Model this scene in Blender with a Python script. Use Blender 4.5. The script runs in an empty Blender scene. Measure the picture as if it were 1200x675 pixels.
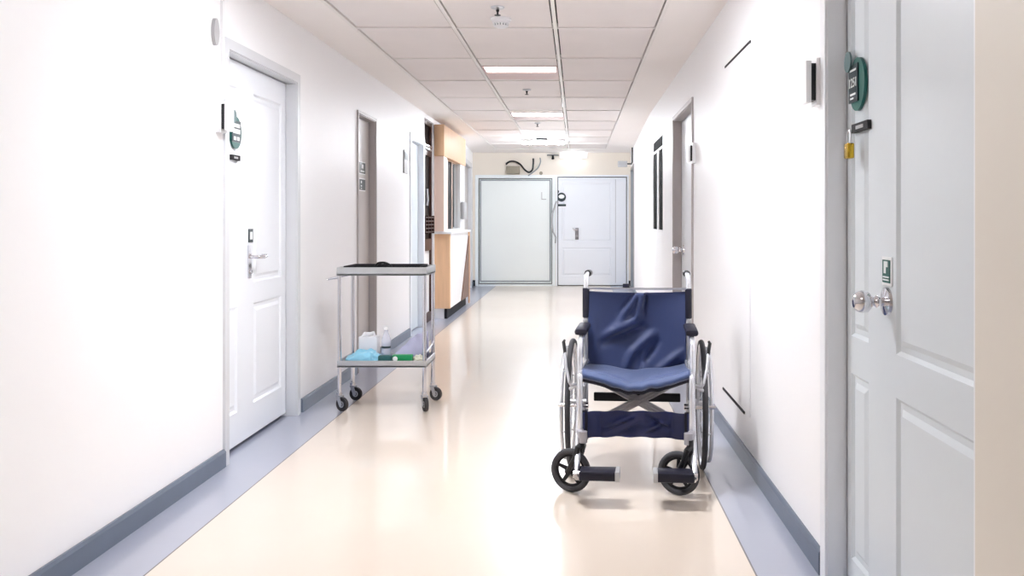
import bpy, bmesh, math, random
from mathutils import Vector, Matrix
random.seed(7)
PI = math.pi
S = bpy.context.scene
COL = S.collection

# ------------------------------------------------------------------ materials
def lin(c):
    r = []
    for v in c:
        v /= 255.0
        r.append(v/12.92 if v <= .04045 else ((v+.055)/1.055)**2.4)
    return (*r, 1)

def mat(name, rgb, rough=.5, metal=0, noise=0, nscale=8, bump=0, bscale=60, coat=0, alpha=None,
        trans=0, sheen=0, emit=0, spec=.5, stretch=None, ior=1.45):
    m = bpy.data.materials.new(name); m.use_nodes = True
    nt = m.node_tree; N = nt.nodes; L = nt.links
    b = N['Principled BSDF']
    base = lin(rgb)
    b.inputs['Roughness'].default_value = rough
    b.inputs['Metallic'].default_value = metal
    b.inputs['Coat Weight'].default_value = coat
    b.inputs['Coat Roughness'].default_value = .08
    b.inputs['Transmission Weight'].default_value = trans
    b.inputs['Sheen Weight'].default_value = sheen
    b.inputs['Specular IOR Level'].default_value = spec
    b.inputs['IOR'].default_value = ior
    if alpha is not None: b.inputs['Alpha'].default_value = alpha
    tc = N.new('ShaderNodeTexCoord'); mp = N.new('ShaderNodeMapping')
    L.new(tc.outputs['Object'], mp.inputs['Vector'])
    if stretch: mp.inputs['Scale'].default_value = stretch
    nz = N.new('ShaderNodeTexNoise'); nz.inputs['Scale'].default_value = nscale; nz.inputs['Detail'].default_value = 5
    L.new(mp.outputs['Vector'], nz.inputs['Vector'])
    mx = N.new('ShaderNodeMix'); mx.data_type = 'RGBA'
    amt = noise if noise else .03
    mx.inputs['A'].default_value = tuple(min(1, c*(1-amt)) for c in base[:3])+(1,)
    mx.inputs['B'].default_value = tuple(min(1, c*(1+amt)) for c in base[:3])+(1,)
    L.new(nz.outputs['Fac'], mx.inputs['Factor']); L.new(mx.outputs['Result'], b.inputs['Base Color'])
    if bump:
        n2 = N.new('ShaderNodeTexNoise'); n2.inputs['Scale'].default_value = bscale; n2.inputs['Detail'].default_value = 3
        L.new(mp.outputs['Vector'], n2.inputs['Vector'])
        bp = N.new('ShaderNodeBump'); bp.inputs['Strength'].default_value = bump; bp.inputs['Distance'].default_value = .003
        L.new(n2.outputs['Fac'], bp.inputs['Height']); L.new(bp.outputs['Normal'], b.inputs['Normal'])
    if emit:
        b.inputs['Emission Color'].default_value = base; b.inputs['Emission Strength'].default_value = emit
    return m

M = {
 'wall': mat('white_wall_paint', (247,247,249), .45, noise=.02, nscale=1.5, bump=.15, bscale=40),
 'creamwall': mat('cream_wall_paint_near', (222,216,206), .5, noise=.03, nscale=1.5),
 'endwall': mat('cream_wall_paint', (232,224,212), .5, noise=.04, nscale=2),
 'plaster': mat('ceiling_plaster', (246,241,238), .7, noise=.02, nscale=2),
 'tile': mat('ceiling_tile', (236,230,228), .8, noise=.05, nscale=2.5, bump=.2, bscale=120),
 'tbar': mat('ceiling_grid_metal', (238,234,230), .4),
 'gap': mat('ceiling_shadow_gap', (40,36,34), .9),
 'base': mat('grey_skirting_vinyl', (104,114,130), .35, noise=.12, nscale=9),
 'door': mat('door_paint_bluish_shade', (212,219,224), .35, noise=.02, nscale=2, bump=.08, bscale=30),  # bluish shade on the near right door's white paint is put into this colour
 'doorL': mat('door_white_paint', (236,240,246), .35, noise=.02, nscale=2),
 'doorG': mat('door_grey_paint', (196,190,188), .4, noise=.03, nscale=3),
 'frame': mat('door_frame_paint', (214,216,220), .35),
 'frameG': mat('door_frame_grey_paint', (178,172,171), .4, noise=.04),
 'frameR': mat('near_door_frame_grey_paint', (236,238,242), .35, noise=.03),
 'board': mat('pale_green_panel', (237,243,242), .3, noise=.03, nscale=1.5),
 'bframe': mat('panel_frame_white', (232,238,240), .3),
 'grey': mat('grey_rubber_edge', (150,157,162), .5),
 'wood': mat('beech_veneer', (220,180,144), .6, noise=.14, nscale=5, stretch=(6,6,.6)),
 'woodlight': mat('pale_wood_edge', (232,205,190), .4, noise=.06, nscale=5, stretch=(5,5,.6)),
 'dwood': mat('dark_brown_wood', (66,42,36), .4, noise=.25, nscale=6, stretch=(5,5,.6)),
 'midbrown': mat('mid_brown', (112,80,66), .4, noise=.2, nscale=6, stretch=(5,5,.6)),
 'black': mat('black_plastic', (18,18,22), .35),
 'blackm': mat('black_matt', (24,23,28), .7),
 'windowdark': mat('unlit_window_pane', (9,9,11), .7, spec=.05),
 'glassdark': mat('dark_window_glass', (12,12,15), .35, spec=.25),
 'rubber': mat('tyre_rubber', (70,70,74), .75, noise=.15, nscale=40, bump=.2),
 'rubberd': mat('caster_rubber', (52,50,52), .7, noise=.15, nscale=40),
 'chrome': mat('chrome', (225,225,230), .12, metal=1),
 'steel': mat('brushed_steel', (205,207,212), .28, metal=1, noise=.05, nscale=30, stretch=(1,1,8)),
 'shelf': mat('stainless_shelf', (196,198,200), .35, metal=.75, noise=.05, nscale=20),
 'white_enamel': mat('silver_white_tube', (232,234,240), .16, metal=.55),
 'navy_lit': mat('seat_nylon_lit', (68,87,134), .38, noise=.1, nscale=14, bump=.35, bscale=900, sheen=.3),  # same nylon as the backrest, lightened to carry the light from above
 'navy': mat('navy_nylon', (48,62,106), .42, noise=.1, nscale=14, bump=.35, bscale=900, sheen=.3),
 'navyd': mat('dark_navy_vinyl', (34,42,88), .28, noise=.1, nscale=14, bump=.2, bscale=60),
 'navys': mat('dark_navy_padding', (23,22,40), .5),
 'brace': mat('grey_painted_steel', (176,174,180), .3, metal=.3),
 'whitep': mat('white_plastic', (240,241,243), .3),
 'greyp': mat('light_grey_plastic', (176,176,178), .4),
 'green': mat('dark_green_sign', (24,92,84), .35),
 'greend': mat('blackish_green_sign', (26,44,50), .3),
 'greyg': mat('grey_green_disc', (84,110,112), .35),
 'signw': mat('white_lettering', (240,244,244), .4),
 'brass': mat('brass', (205,170,60), .25, metal=1),
 'bluebag': mat('pale_blue_plastic_bag', (150,214,240), .3, noise=.1, nscale=20, bump=.4, bscale=50, alpha=.93),
 'clearbag': mat('lilac_plastic_film', (200,200,228), .2, alpha=.92, bump=.5, bscale=40),
 'bottle': mat('clear_bottle_plastic', (226,228,244), .06, alpha=.42),
 'greenbox': mat('bright_green_box', (20,140,84), .4),
 'tealbox': mat('dark_teal_packet', (40,92,92), .4, noise=.2, nscale=40),
 'cream': mat('cream_cloth', (228,226,208), .85, noise=.06, nscale=30),
 'paper': mat('white_card', (236,236,240), .6),
 'paleblue': mat('blue_card', (120,160,200), .6),
 'lamp': mat('lamp_diffuser', (244,249,255), .5, emit=70),
 'lampw': mat('wall_lamp_cover', (244,249,255), .5, emit=18),
 'lampt': mat('fluorescent_tube', (240,247,255), .5, emit=360),
 'lampdim': mat('lamp_tube', (255,244,244), .5, emit=2.0),
 'pinkpan': mat('troffer_pan', (218,196,194), .5),
 'jbox': mat('junction_box_grey', (150,142,126), .5, noise=.1, nscale=20),
}

def floor_mat():
    m = bpy.data.materials.new('polished_vinyl_floor'); m.use_nodes = True
    nt = m.node_tree; N = nt.nodes; L = nt.links; b = N['Principled BSDF']
    tc = N.new('ShaderNodeTexCoord'); sep = N.new('ShaderNodeSeparateXYZ'); L.new(tc.outputs['Object'], sep.inputs[0])
    def math_(op, a, v):
        n = N.new('ShaderNodeMath'); n.operation = op
        if isinstance(a, (int, float)): n.inputs[0].default_value = a
        else: L.new(a, n.inputs[0])
        if isinstance(v, (int, float)): n.inputs[1].default_value = v
        else: L.new(v, n.inputs[1])
        return n.outputs[0]
    X = sep.outputs[0]
    left = math_('LESS_THAN', X, -1.397); right = math_('GREATER_THAN', X, .580)
    border = math_('MAXIMUM', left, right)
    d1 = math_('LESS_THAN', math_('ABSOLUTE', math_('ADD', X, 1.397), 0), .003)
    d2 = math_('LESS_THAN', math_('ABSOLUTE', math_('SUBTRACT', X, .580), 0), .003)
    joint = math_('MAXIMUM', d1, d2)
    nz = N.new('ShaderNodeTexNoise'); nz.inputs['Scale'].default_value = 1.2; nz.inputs['Detail'].default_value = 6
    L.new(tc.outputs['Object'], nz.inputs['Vector'])
    def mixc(f, a, bb):
        x = N.new('ShaderNodeMix'); x.data_type = 'RGBA'
        if isinstance(f, (int, float)): x.inputs['Factor'].default_value = f
        else: L.new(f, x.inputs['Factor'])
        for k, v in (('A', a), ('B', bb)):
            if isinstance(v, tuple): x.inputs[k].default_value = v
            else: L.new(v, x.inputs[k])
        return x.outputs['Result']
    cream = mixc(nz.outputs['Fac'], lin((224,208,191)), lin((236,223,209)))
    grey = mixc(nz.outputs['Fac'], lin((160,164,180)), lin((178,182,198)))
    c = mixc(border, cream, grey)
    c = mixc(joint, c, lin((110,104,104)))
    L.new(c, b.inputs['Base Color'])
    b.inputs['Roughness'].default_value = .30
    b.inputs['Specular IOR Level'].default_value = .65
    b.inputs['Coat Weight'].default_value = .6; b.inputs['Coat Roughness'].default_value = .05
    n2 = N.new('ShaderNodeTexNoise'); n2.inputs['Scale'].default_value = 3.5; n2.inputs['Detail'].default_value = 2
    L.new(tc.outputs['Object'], n2.inputs['Vector'])
    bp = N.new('ShaderNodeBump'); bp.inputs['Strength'].default_value = .16; bp.inputs['Distance'].default_value = .004
    L.new(n2.outputs['Fac'], bp.inputs['Height']); L.new(bp.outputs['Normal'], b.inputs['Normal'])
    return m
M['floor'] = floor_mat()

# ------------------------------------------------------------------ mesh builder
class MB:
    def __init__(s): s.bm = bmesh.new()
    def box(s, x0, x1, y0, y1, z0, z1, bev=0, mtx=None):
        bm = s.bm
        r = bmesh.ops.create_cube(bm, size=1)
        vs = r['verts']
        for v in vs:
            v.co = Vector(((x0+x1)/2+v.co.x*(x1-x0), (y0+y1)/2+v.co.y*(y1-y0), (z0+z1)/2+v.co.z*(z1-z0)))
        if mtx:
            for v in vs: v.co = mtx @ v.co
        if bev:
            es = list({e for v in vs for e in v.link_edges})
            bmesh.ops.bevel(bm, geom=es, offset=bev, segments=2, profile=.5, affect='EDGES')
        return s
    def tube(s, pts, r, seg=12, closed=False, caps=True):
        """swept round tube; r number or list of radii"""
        bm = s.bm; P = [Vector(p) for p in pts]; n = len(P)
        R = r if isinstance(r, (list, tuple)) else [r]*n
        rings = []; up = None
        for i in range(n):
            if closed: t = (P[(i+1) % n]-P[i-1])
            else: t = P[min(i+1, n-1)]-P[max(i-1, 0)]
            t.normalize()
            if up is None:
                up = Vector((0, 0, 1)) if abs(t.z) < .9 else Vector((1, 0, 0))
            a = t.cross(up)
            if a.length < 1e-5: a = t.cross(Vector((0, 1, 0)))
            a.normalize(); b = a.cross(t).normalized(); up = b
            rings.append([bm.verts.new(P[i]+(a*math.cos(2*PI*k/seg)+b*math.sin(2*PI*k/seg))*R[i]) for k in range(seg)])
        for i in range(n if closed else n-1):
            A = rings[i]; B = rings[(i+1) % n]
            off = 0
            if closed and i == n-1:
                off = min(range(seg), key=lambda o: (A[0].co-B[o].co).length)
            for k in range(seg):
                bm.faces.new((A[k], A[(k+1) % seg], B[(k+1+off) % seg], B[(k+off) % seg]))
        if caps and not closed:
            bm.faces.new(rings[0][::-1]); bm.faces.new(rings[-1])
        return s
    def lathe(s, prof, c=(0, 0, 0), axis='Z', seg=32, mtx=None):
        """prof: list of (r, h); closes ends when r=0"""
        bm = s.bm; rings = []
        def pt(r, h, a):
            u, v = r*math.cos(a), r*math.sin(a)
            p = {'Z': (u, v, h), 'X': (h, u, v), 'Y': (u, h, v)}[axis]
            p = Vector(p)
            if mtx: p = mtx @ p
            return p+Vector(c)
        for r, h in prof:
            if r < 1e-6: rings.append([bm.verts.new(pt(0, h, 0))])
            else: rings.append([bm.verts.new(pt(r, h, 2*PI*k/seg)) for k in range(seg)])
        for A, B in zip(rings, rings[1:]):
            for k in range(seg):
                k2 = (k+1) % seg
                if len(A) == 1 and len(B) == 1: continue
                if len(A) == 1: bm.faces.new((A[0], B[k], B[k2]))
                elif len(B) == 1: bm.faces.new((A[k], B[0], A[k2]))
                else: bm.faces.new((A[k], B[k], B[k2], A[k2]))
        return s
    def prism(s, poly, d0, d1, f):
        """poly in 2D, f(a,b,d)->3D"""
        bm = s.bm
        A = [bm.verts.new(f(a, b, d0)) for a, b in poly]; B = [bm.verts.new(f(a, b, d1)) for a, b in poly]
        bm.faces.new(A); bm.faces.new(B[::-1]); n = len(A)
        for i in range(n): bm.faces.new((A[i], A[(i+1) % n], B[(i+1) % n], B[i]))
        return s
    def slab(s, a0, a1, b0, b1, holes, f, thick, panels=(), extra_a=(), extra_b=()):
        """plate with rectangular through-holes and moulded panels. f(a,b,d): d=0 front, d=thick back"""
        bm = s.bm
        As = sorted({a0, a1, *extra_a, *[h[i] for h in list(holes)+list(panels) for i in (0, 1)]})
        Bs = sorted({b0, b1, *extra_b, *[h[i] for h in list(holes)+list(panels) for i in (2, 3)]})
        As = [a for a in As if a0-1e-6 <= a <= a1+1e-6]; Bs = [b for b in Bs if b0-1e-6 <= b <= b1+1e-6]
        V = {}
        def vert(a, b, d):
            k = (round(a, 5), round(b, 5), d)
            if k not in V: V[k] = bm.verts.new(f(a, b, d))
            return V[k]
        def inside(a, b, L): return any(h[0] < a < h[1] and h[2] < b < h[3] for h in L)
        nA, nB = len(As)-1, len(Bs)-1
        solid = [[not inside((As[i]+As[i+1])/2, (Bs[j]+Bs[j+1])/2, holes) for j in range(nB)] for i in range(nA)]
        for i in range(nA):
            for j in range(nB):
                if not solid[i][j]: continue
                a, a_, b, b_ = As[i], As[i+1], Bs[j], Bs[j+1]
                if not inside((a+a_)/2, (b+b_)/2, panels):
                    bm.faces.new((vert(a, b, 0), vert(a_, b, 0), vert(a_, b_, 0), vert(a, b_, 0)))
                bm.faces.new((vert(a, b_, thick), vert(a_, b_, thick), vert(a_, b, thick), vert(a, b, thick)))
                for di, dj, p, q in ((-1, 0, (a, b), (a, b_)), (1, 0, (a_, b), (a_, b_)), (0, -1, (a, b), (a_, b)), (0, 1, (a, b_), (a_, b_))):
                    i2, j2 = i+di, j+dj
                    if not (0 <= i2 < nA and 0 <= j2 < nB and solid[i2][j2]):
                        bm.faces.new((vert(*p, 0), vert(*q, 0), vert(*q, thick), vert(*p, thick)))
        for (pa, pa_, pb, pb_) in panels:
            ga = [a for a in As if pa-1e-6 <= a <= pa_+1e-6]; gb = [b for b in Bs if pb-1e-6 <= b <= pb_+1e-6]
            outer = [vert(a, pb, 0) for a in ga] + [vert(pa_, b, 0) for b in gb[1:]] + [vert(a, pb_, 0) for a in ga[::-1][1:]] + [vert(pa, b, 0) for b in gb[::-1][1:-1]]
            cur = None
            for ins, dep in ((.010, .009), (.026, .009), (.042, .001)):
                nx = [bm.verts.new(f(a, b, dep)) for a, b in ((pa+ins, pb+ins), (pa_-ins, pb+ins), (pa_-ins, pb_-ins), (pa+ins, pb_-ins))]
                if cur is None:
                    if len(outer) == 4:
                        for k in range(4): bm.faces.new((outer[k], outer[(k+1) % 4], nx[(k+1) % 4], nx[k]))
                    else:
                        na, nb = len(ga)-1, len(gb)-1
                        cuts = [0, na, na+nb, 2*na+nb, len(outer)]
                        for k in range(4):
                            seg = [outer[q % len(outer)] for q in range(cuts[k], cuts[k+1]+1)]
                            bm.faces.new(seg+[nx[(k+1) % 4], nx[k]])
                else:
                    for k in range(4): bm.faces.new((cur[k], cur[(k+1) % 4], nx[(k+1) % 4], nx[k]))
                cur = nx
            bm.faces.new(cur)
        return s
    def build(s, name, m, parent=None, smooth=True, world=False):
        bmesh.ops.recalc_face_normals(s.bm, faces=s.bm.faces)
        me = bpy.data.meshes.new(name); s.bm.to_mesh(me); s.bm.free()
        me.materials.append(M[m] if isinstance(m, str) else m)
        if smooth and len(me.polygons):
            me.polygons.foreach_set('use_smooth', [True]*len(me.polygons))
            me.set_sharp_from_angle(angle=math.radians(38))
        o = bpy.data.objects.new(name, me); COL.objects.link(o)
        if parent:
            o.parent = parent
            if world:  # mesh was written in world coordinates, thing sits at its base
                me.transform(Matrix.Translation(-world_loc(parent)))
        return o

def world_loc(o):
    v = Vector((0, 0, 0))
    while o: v += o.location; o = o.parent
    return v

def tag(o, label=None, cat=None, group=None, kind=None):
    if label: o['label'] = label
    if cat: o['category'] = cat
    if group: o['group'] = group
    if kind: o['kind'] = kind
    return o
def thing(name, label, cat, loc=(0, 0, 0), rz=0, group=None, kind=None):
    o = bpy.data.objects.new(name, None); COL.objects.link(o); o.empty_display_size = .1
    o.location = loc; o.rotation_euler = (0, 0, rz)
    return tag(o, label, cat, group, kind)
def struct(o, label=None):
    o['kind'] = 'structure'
    if label: o['label'] = label
    return o
def copy_tree(o, parent=None):
    c = o.copy(); COL.objects.link(c); c.parent = parent
    for ch in list(o.children): copy_tree(ch, c)
    return c
def centre(o):
    """move a top-level mesh's origin to its base centre"""
    me = o.data; xs = [v.co for v in me.vertices]
    lo = Vector((min(v.x for v in xs), min(v.y for v in xs), min(v.z for v in xs))); hi = Vector((max(v.x for v in xs), max(v.y for v in xs), max(v.z for v in xs)))
    c = Vector(((lo.x+hi.x)/2, (lo.y+hi.y)/2, lo.z)); me.transform(Matrix.Translation(-c)); o.location = c
    return o
def text(name, body, size, mtx, parent=None, m='signw', extr=.0008):
    cu = bpy.data.curves.new(name, 'FONT'); cu.body = body; cu.size = size; cu.align_x = 'CENTER'; cu.align_y = 'CENTER'; cu.extrude = extr
    t = bpy.data.objects.new(name, cu); COL.objects.link(t)
    dg = bpy.context.evaluated_depsgraph_get(); me = bpy.data.meshes.new_from_object(t.evaluated_get(dg))
    bpy.data.objects.remove(t); me.materials.clear(); me.materials.append(M[m]); me.transform(mtx)
    o = bpy.data.objects.new(name, me); COL.objects.link(o)
    if parent:
        o.parent = parent; me.transform(Matrix.Translation(-world_loc(parent)))
    return o

# ------------------------------------------------------------------ camera (looks along +Y)
F, CX, CY, H = 1050.0, 676.0, 257.0, 1.15
cam = bpy.data.cameras.new('camera'); co = bpy.data.objects.new('camera', cam); COL.objects.link(co)
co.location = (0, 0, H); co.rotation_euler = (PI/2, 0, 0)
cam.sensor_width = 36; cam.lens = F/1200*36; cam.shift_x = (600-CX)/1200; cam.shift_y = (CY-337.5)/1200
cam.clip_start = .05; cam.clip_end = 60
S.camera = co

# ------------------------------------------------------------------ shell
ZC = 2.30; Y0, Y1 = -3.0, 15.48
def xl(y): return -1.644 if y < 12.3 else -1.644-(y-12.3)/(15.48-12.3)*.156
def xr(y): return .795 if y < 9.7 else .795+(y-9.7)/(15.48-9.7)*.135
WT = .16
doorsL = {1: (4.21, 5.24, 1.95), 2: (6.716, 7.295, 1.946), 3: (8.86, 9.56, 1.95), 4: (9.66, 10.29, 2.25), 5: (13.3, 15.05, 2.02)}
doorsR = {6: (1.78, 2.83, 1.97), 7: (6.14, 7.32, 1.955), 8: (14.0, 15.25, 1.98)}
def fL(a, b, d): return Vector((xl(a)-d, a, b))
def fR(a, b, d): return Vector((xr(a)+d, a, b))
w = MB(); w.slab(Y0, Y1, 0, ZC, [(a, b, -.01, t) for a, b, t in doorsL.values()], fL, WT, extra_a=(12.3,), extra_b=())
struct(w.build('wall_left', 'wall', smooth=False))
w = MB(); w.slab(Y0, 1.78, 0, ZC, [], lambda a, b, d: fR(a, b, d-.004), WT); struct(w.build('wall_near_right', 'creamwall', smooth=False))
WIN = (8.25, 9.32, 1.03, 1.955)
w = MB(); w.slab(1.70, Y1, 0, ZC, [(1.60, 2.83, -.01, 1.97)]+[(a, b, -.01, t) for k, (a, b, t) in doorsR.items() if k != 6]+[WIN], fR, WT, extra_a=(9.7,))
struct(w.build('wall_right', 'wall', smooth=False))
fE = lambda a, b, d: Vector((a, Y1+d, b))
EL = (-1.70, -.425, .03, 1.86); ER = (-.335, .865, -.01, 1.885)
w = MB(); w.slab(-1.98, 1.10, 0, ZC, [EL, ER], fE, WT)
struct(w.build('wall_end', 'endwall', smooth=False))
w = MB(); w.box(-1.80, .955, Y0-WT, Y0, 0, ZC); struct(w.build('wall_behind', 'wall', smooth=False))
w = MB(); w.box(-2.1, 1.3, Y0-WT, Y1+.3, -.12, 0); struct(w.build('floor', 'floor', smooth=False))
# ceiling : plaster with an opening filled by the tile grid
GX = [-1.335, -.736, -.130, .483]
GY = [5.39+1.026*k for k in range(-8, 10)]; GY = [y for y in GY if y > Y0+.1 and y < 14.8]
w = MB(); w.slab(-2.1, 1.3, Y0-WT, Y1+.3, [(GX[0], GX[3], GY[0], GY[-1])], lambda a, b, d: Vector((a, b, ZC+d)), .1)
struct(w.build('ceiling', 'plaster', smooth=False))
w = MB(); w.box(GX[0]-.02, GX[3]+.02, GY[0]-.02, GY[-1]+.02, ZC+.101, ZC+.13); struct(w.build('ceiling_backing', 'gap', smooth=False))
# rows that hold a lamp: (column, near y, far y)
LAMPS = [(1, GY[0]+.3), (1, 0.75), (1, 3.72), (1, 6.745), (1, 9.72)]
w = MB()
for i in range(3):
    for j in range(len(GY)-1):
        a, b, c, d = GX[i]+.019, GX[i+1]-.019, GY[j]+.017, GY[j+1]-.017
        lam = [l for l in LAMPS if l[0] == i and c-.2 < l[1] < d-.3]
        if lam:
            y = lam[0][1]
            dz = .004+random.uniform(-.001, .001)
            if y-.012 > c+.02: w.box(a, b, c, y-.012, ZC+dz, ZC+.02)
            if y+.62 < d-.02: w.box(a, b, y+.625, d, ZC+dz, ZC+.02)
        else:
            w.box(a, b, c, d, ZC+.004+random.uniform(-.0015, .0015), ZC+.02)
struct(w.build('ceiling_tiles', 'tile', smooth=False))
w = MB()
for x in GX: w.box(x-.011, x+.011, GY[0], GY[-1], ZC-.004, ZC+.03)
for y in GY: w.box(GX[0], GX[3], y-.010, y+.010, ZC-.002, ZC+.028)
struct(w.build('ceiling_grid', 'tbar', smooth=False))

# skirting
def skirt(name, f, segs, h=.082):
    w = MB()
    for a, b in segs:
        pts = [(0, 0), (-.014, 0), (-.014, h-.012), (-.008, h), (0, h)]
        A = [w.bm.verts.new(f(a, z, d)) for d, z in pts]; B = [w.bm.verts.new(f(b, z, d)) for d, z in pts]
        for i in range(5): w.bm.faces.new((A[i], A[(i+1) % 5], B[(i+1) % 5], B[i]))
        w.bm.faces.new(A); w.bm.faces.new(B[::-1])
    return struct(w.build(name, 'base', smooth=False))
skirt('baseboard_left', fL, [(Y0, 4.165), (5.335, 6.66), (7.35, 8.8), (9.62, 9.64), (12.32, 13.22), (15.13, Y1)])
skirt('baseboard_right', fR, [(Y0, 1.72), (2.895, 6.07), (7.39, 9.7), (9.7, 13.93)])
w = MB(); w.box(-1.80, -1.73, Y1-.014, Y1, 0, .1); w.box(.885, .93, Y1-.014, Y1, 0, .09); struct(w.build('baseboard_end', 'blackm', smooth=False))

# ------------------------------------------------------------------ doors
def architrave(parent, f, y0, y1, zt, wd, m, proud=.012, depth=.0, reveal=None, name='door_frame', near_off=False):
    w = MB()
    g = lambda a, b, d: f(a, b, d)
    def bar(a, b, c, d):
        P = [(a, c), (b, c), (b, d), (a, d)]
        w.prism(P, -proud, .05 if reveal is None else reveal, g)
    # U-shaped frame as one outline
    if near_off: 
        w.prism([(y1, 0), (y1+wd, 0), (y1+wd, zt+wd), (y1, zt+wd)], -proud, 0, g)
        w.prism([(y0, zt), (y1, zt), (y1, zt+wd), (y0, zt+wd)], -proud, 0, g)
        return w.build(name, m, parent, smooth=False, world=True)
    poly = [(y0-wd, 0), (y0, 0), (y0, zt), (y1, zt), (y1, 0), (y1+wd, 0), (y1+wd, zt+wd), (y0-wd, zt+wd)]
    A = [w.bm.verts.new(g(a, b, -proud)) for a, b in poly]; B = [w.bm.verts.new(g(a, b, .0)) for a, b in poly]
    n = 8
    for q in ((0, 1, 2, 7), (2, 3, 6, 7), (3, 4, 5, 6)):
        w.bm.faces.new([A[k] for k in q]); w.bm.faces.new([B[k] for k in q][::-1])
    for i in range(n): w.bm.faces.new((A[i], A[(i+1) % n], B[(i+1) % n], B[i]))
    return w.build(name, m, parent, smooth=False, world=True)
def lining(parent, f, y0, y1, zt, rec, m):
    """jamb lining that wraps the reveal"""
    w = MB(); t = .006
    poly = [(y0, 0), (y0+t, 0), (y0+t, zt-t), (y1-t, zt-t), (y1-t, 0), (y1, 0), (y1, zt), (y0, zt)]
    A = [w.bm.verts.new(f(a, b, -.004)) for a, b in poly]; B = [w.bm.verts.new(f(a, b, rec)) for a, b in poly]
    for q in ((0, 1, 2, 7), (2, 3, 6, 7), (3, 4, 5, 6)):
        w.bm.faces.new([A[k] for k in q]); w.bm.faces.new([B[k] for k in q][::-1])
    for i in range(8): w.bm.faces.new((A[i], A[(i+1) % 8], B[(i+1) % 8], B[i]))
    return w.build('door_jamb', m, parent, smooth=False, world=True)
def door(n, f, spec, rec, panels, label, m='door', fm='frame', jm=None, wd=.07, gap=.012, foot=.012):
    y0, y1, zt = spec
    c = f((y0+y1)/2, 0, rec)
    root = thing(f'door_{n}', label, None, (c.x, c.y, 0), kind='structure')
    w = MB(); w.slab(y0+.004, y1-gap, foot, zt-.012, [], lambda a, b, d: f(a, b, rec+d), .04, panels)
    w.build('door_leaf', m, root, smooth=False, world=True)
    architrave(root, f, y0, y1, zt, wd, fm, near_off=(n == 6))
    lining(root, f, y0, y1, zt, rec, jm or fm)
    w = MB(); w.prism([(y0-.01, -.001), (y1+.01, -.001), (y1+.01, zt+.01), (y0-.01, zt+.01)], rec+.045, rec+.06, f)
    w.build('shadow_gap', 'blackm', root, smooth=False, world=True)
    return root
PLs = [(4.24, 4.485, .186, .711), (4.71, 5.15, .186, .711), (4.24, 4.485, .82, 1.81), (4.71, 5.15, .82, 1.81)]
d1 = door(1, fL, doorsL[1], .056, PLs, 'white panelled door on the left with a round green room sign', 'doorL', 'frame', wd=.05, foot=.022)
d2 = door(2, fL, doorsL[2], .048, [], 'narrow grey-beige flush door behind the steel cart', 'doorG', 'frameG', jm='frameG', wd=.022)
d3 = door(3, fL, doorsL[3], .05, [], 'pale blue door beside the dark glazed doorway', 'door', 'doorL', wd=.06)
fd = fL
d5 = door(5, fL, doorsL[5], .05, [], 'pale grey door on the left at the far end', 'doorG', 'frame', wd=.07)
PRs = [(2.42-.04, 1.9, 0, 0)]
Ra, Rb = (1.84, 2.385), (2.61, 2.775)
panR = [(Ra[0], Ra[1], .10, .675), (Rb[0], Rb[1], .10, .675), (Ra[0], Ra[1], .79, 1.86), (Rb[0], Rb[1], .79, 1.86)]
d6 = door(6, fR, doorsR[6], .055, panR, 'large white panelled door, tinted bluish for shade, at the right edge with a chrome knob', 'door', 'frameR', jm='frameR', wd=.055, gap=.018)
d7 = door(7, fR, doorsR[7], .060, [], 'plain white door on the right behind the wheelchair', 'doorL', 'frameG', jm='frameG', wd=.03)
d8 = door(8, fR, doorsR[8], .050, [], 'white door on the right at the far end of the corridor', 'doorL', 'frameG', jm='grey', wd=.04)

# dark glazed doorway (door_4)
y0, y1, zt = doorsL[4]
root = thing('door_4', 'tall dark brown glazed doorway with a transom window', None, (-1.66, (y0+y1)/2, 0), kind='structure')
w = MB(); w.slab(y0, y1, .0, zt, [(y0+.07, y1-.05, 1.98, zt-.05), (y0+.07, y1-.05, .93, 1.86), (y0+.07, y1-.05, .1, .80)], lambda a, b, d: fL(a, b, .02+d), .05)
w.build('door_leaf', 'dwood', root, smooth=False, world=True)
w = MB(); w.prism([(y0+.06, 1.97), (y1-.04, 1.97), (y1-.04, zt-.04), (y0+.06, zt-.04)], .045, .055, fL); w.build('transom_pane', 'glassdark', root, world=True)
w = MB(); w.prism([(y0+.06, .92), (y1-.04, .92), (y1-.04, 1.87), (y0+.06, 1.87)], .045, .055, fL); w.build('glass_pane', 'glassdark', root, world=True)
w = MB(); w.prism([(y0+.06, .09), (y1-.04, .09), (y1-.04, .81), (y0+.06, .81)], .045, .055, fL); w.build('lower_panel', 'whitep', root, world=True)
w = MB()
for z in (1.965, 1.93): w.prism([(y0+.02, z-.008), (y1-.1, z-.008), (y1-.1, z+.008), (y0+.02, z+.008)], .0, .02, fL)
w.build('closer_arm', 'steel', root, world=True)
w = MB(); w.tube([fL(y0+.05, 1.48, -.02), fL(y0+.05, 1.36, -.03), fL(y0+.05, 1.30, -.02)], .012); w.build('door_handle', 'steel', root, world=True)
w = MB()
for z in (1.01, 1.05, 1.09, 1.13, 1.17): w.prism([(y0+.02, z-.006), (y1-.02, z-.006), (y1-.02, z+.006), (y0+.02, z+.006)], -.01, .02, fL)
for a in (y0+.03, y0+.2, y0+.4, y1-.03): w.prism([(a-.008, .99), (a+.008, .99), (a+.008, 1.19), (a-.008, 1.19)], -.012, .02, fL)
w.build('lattice_guard', 'dwood', root, world=True)

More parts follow.
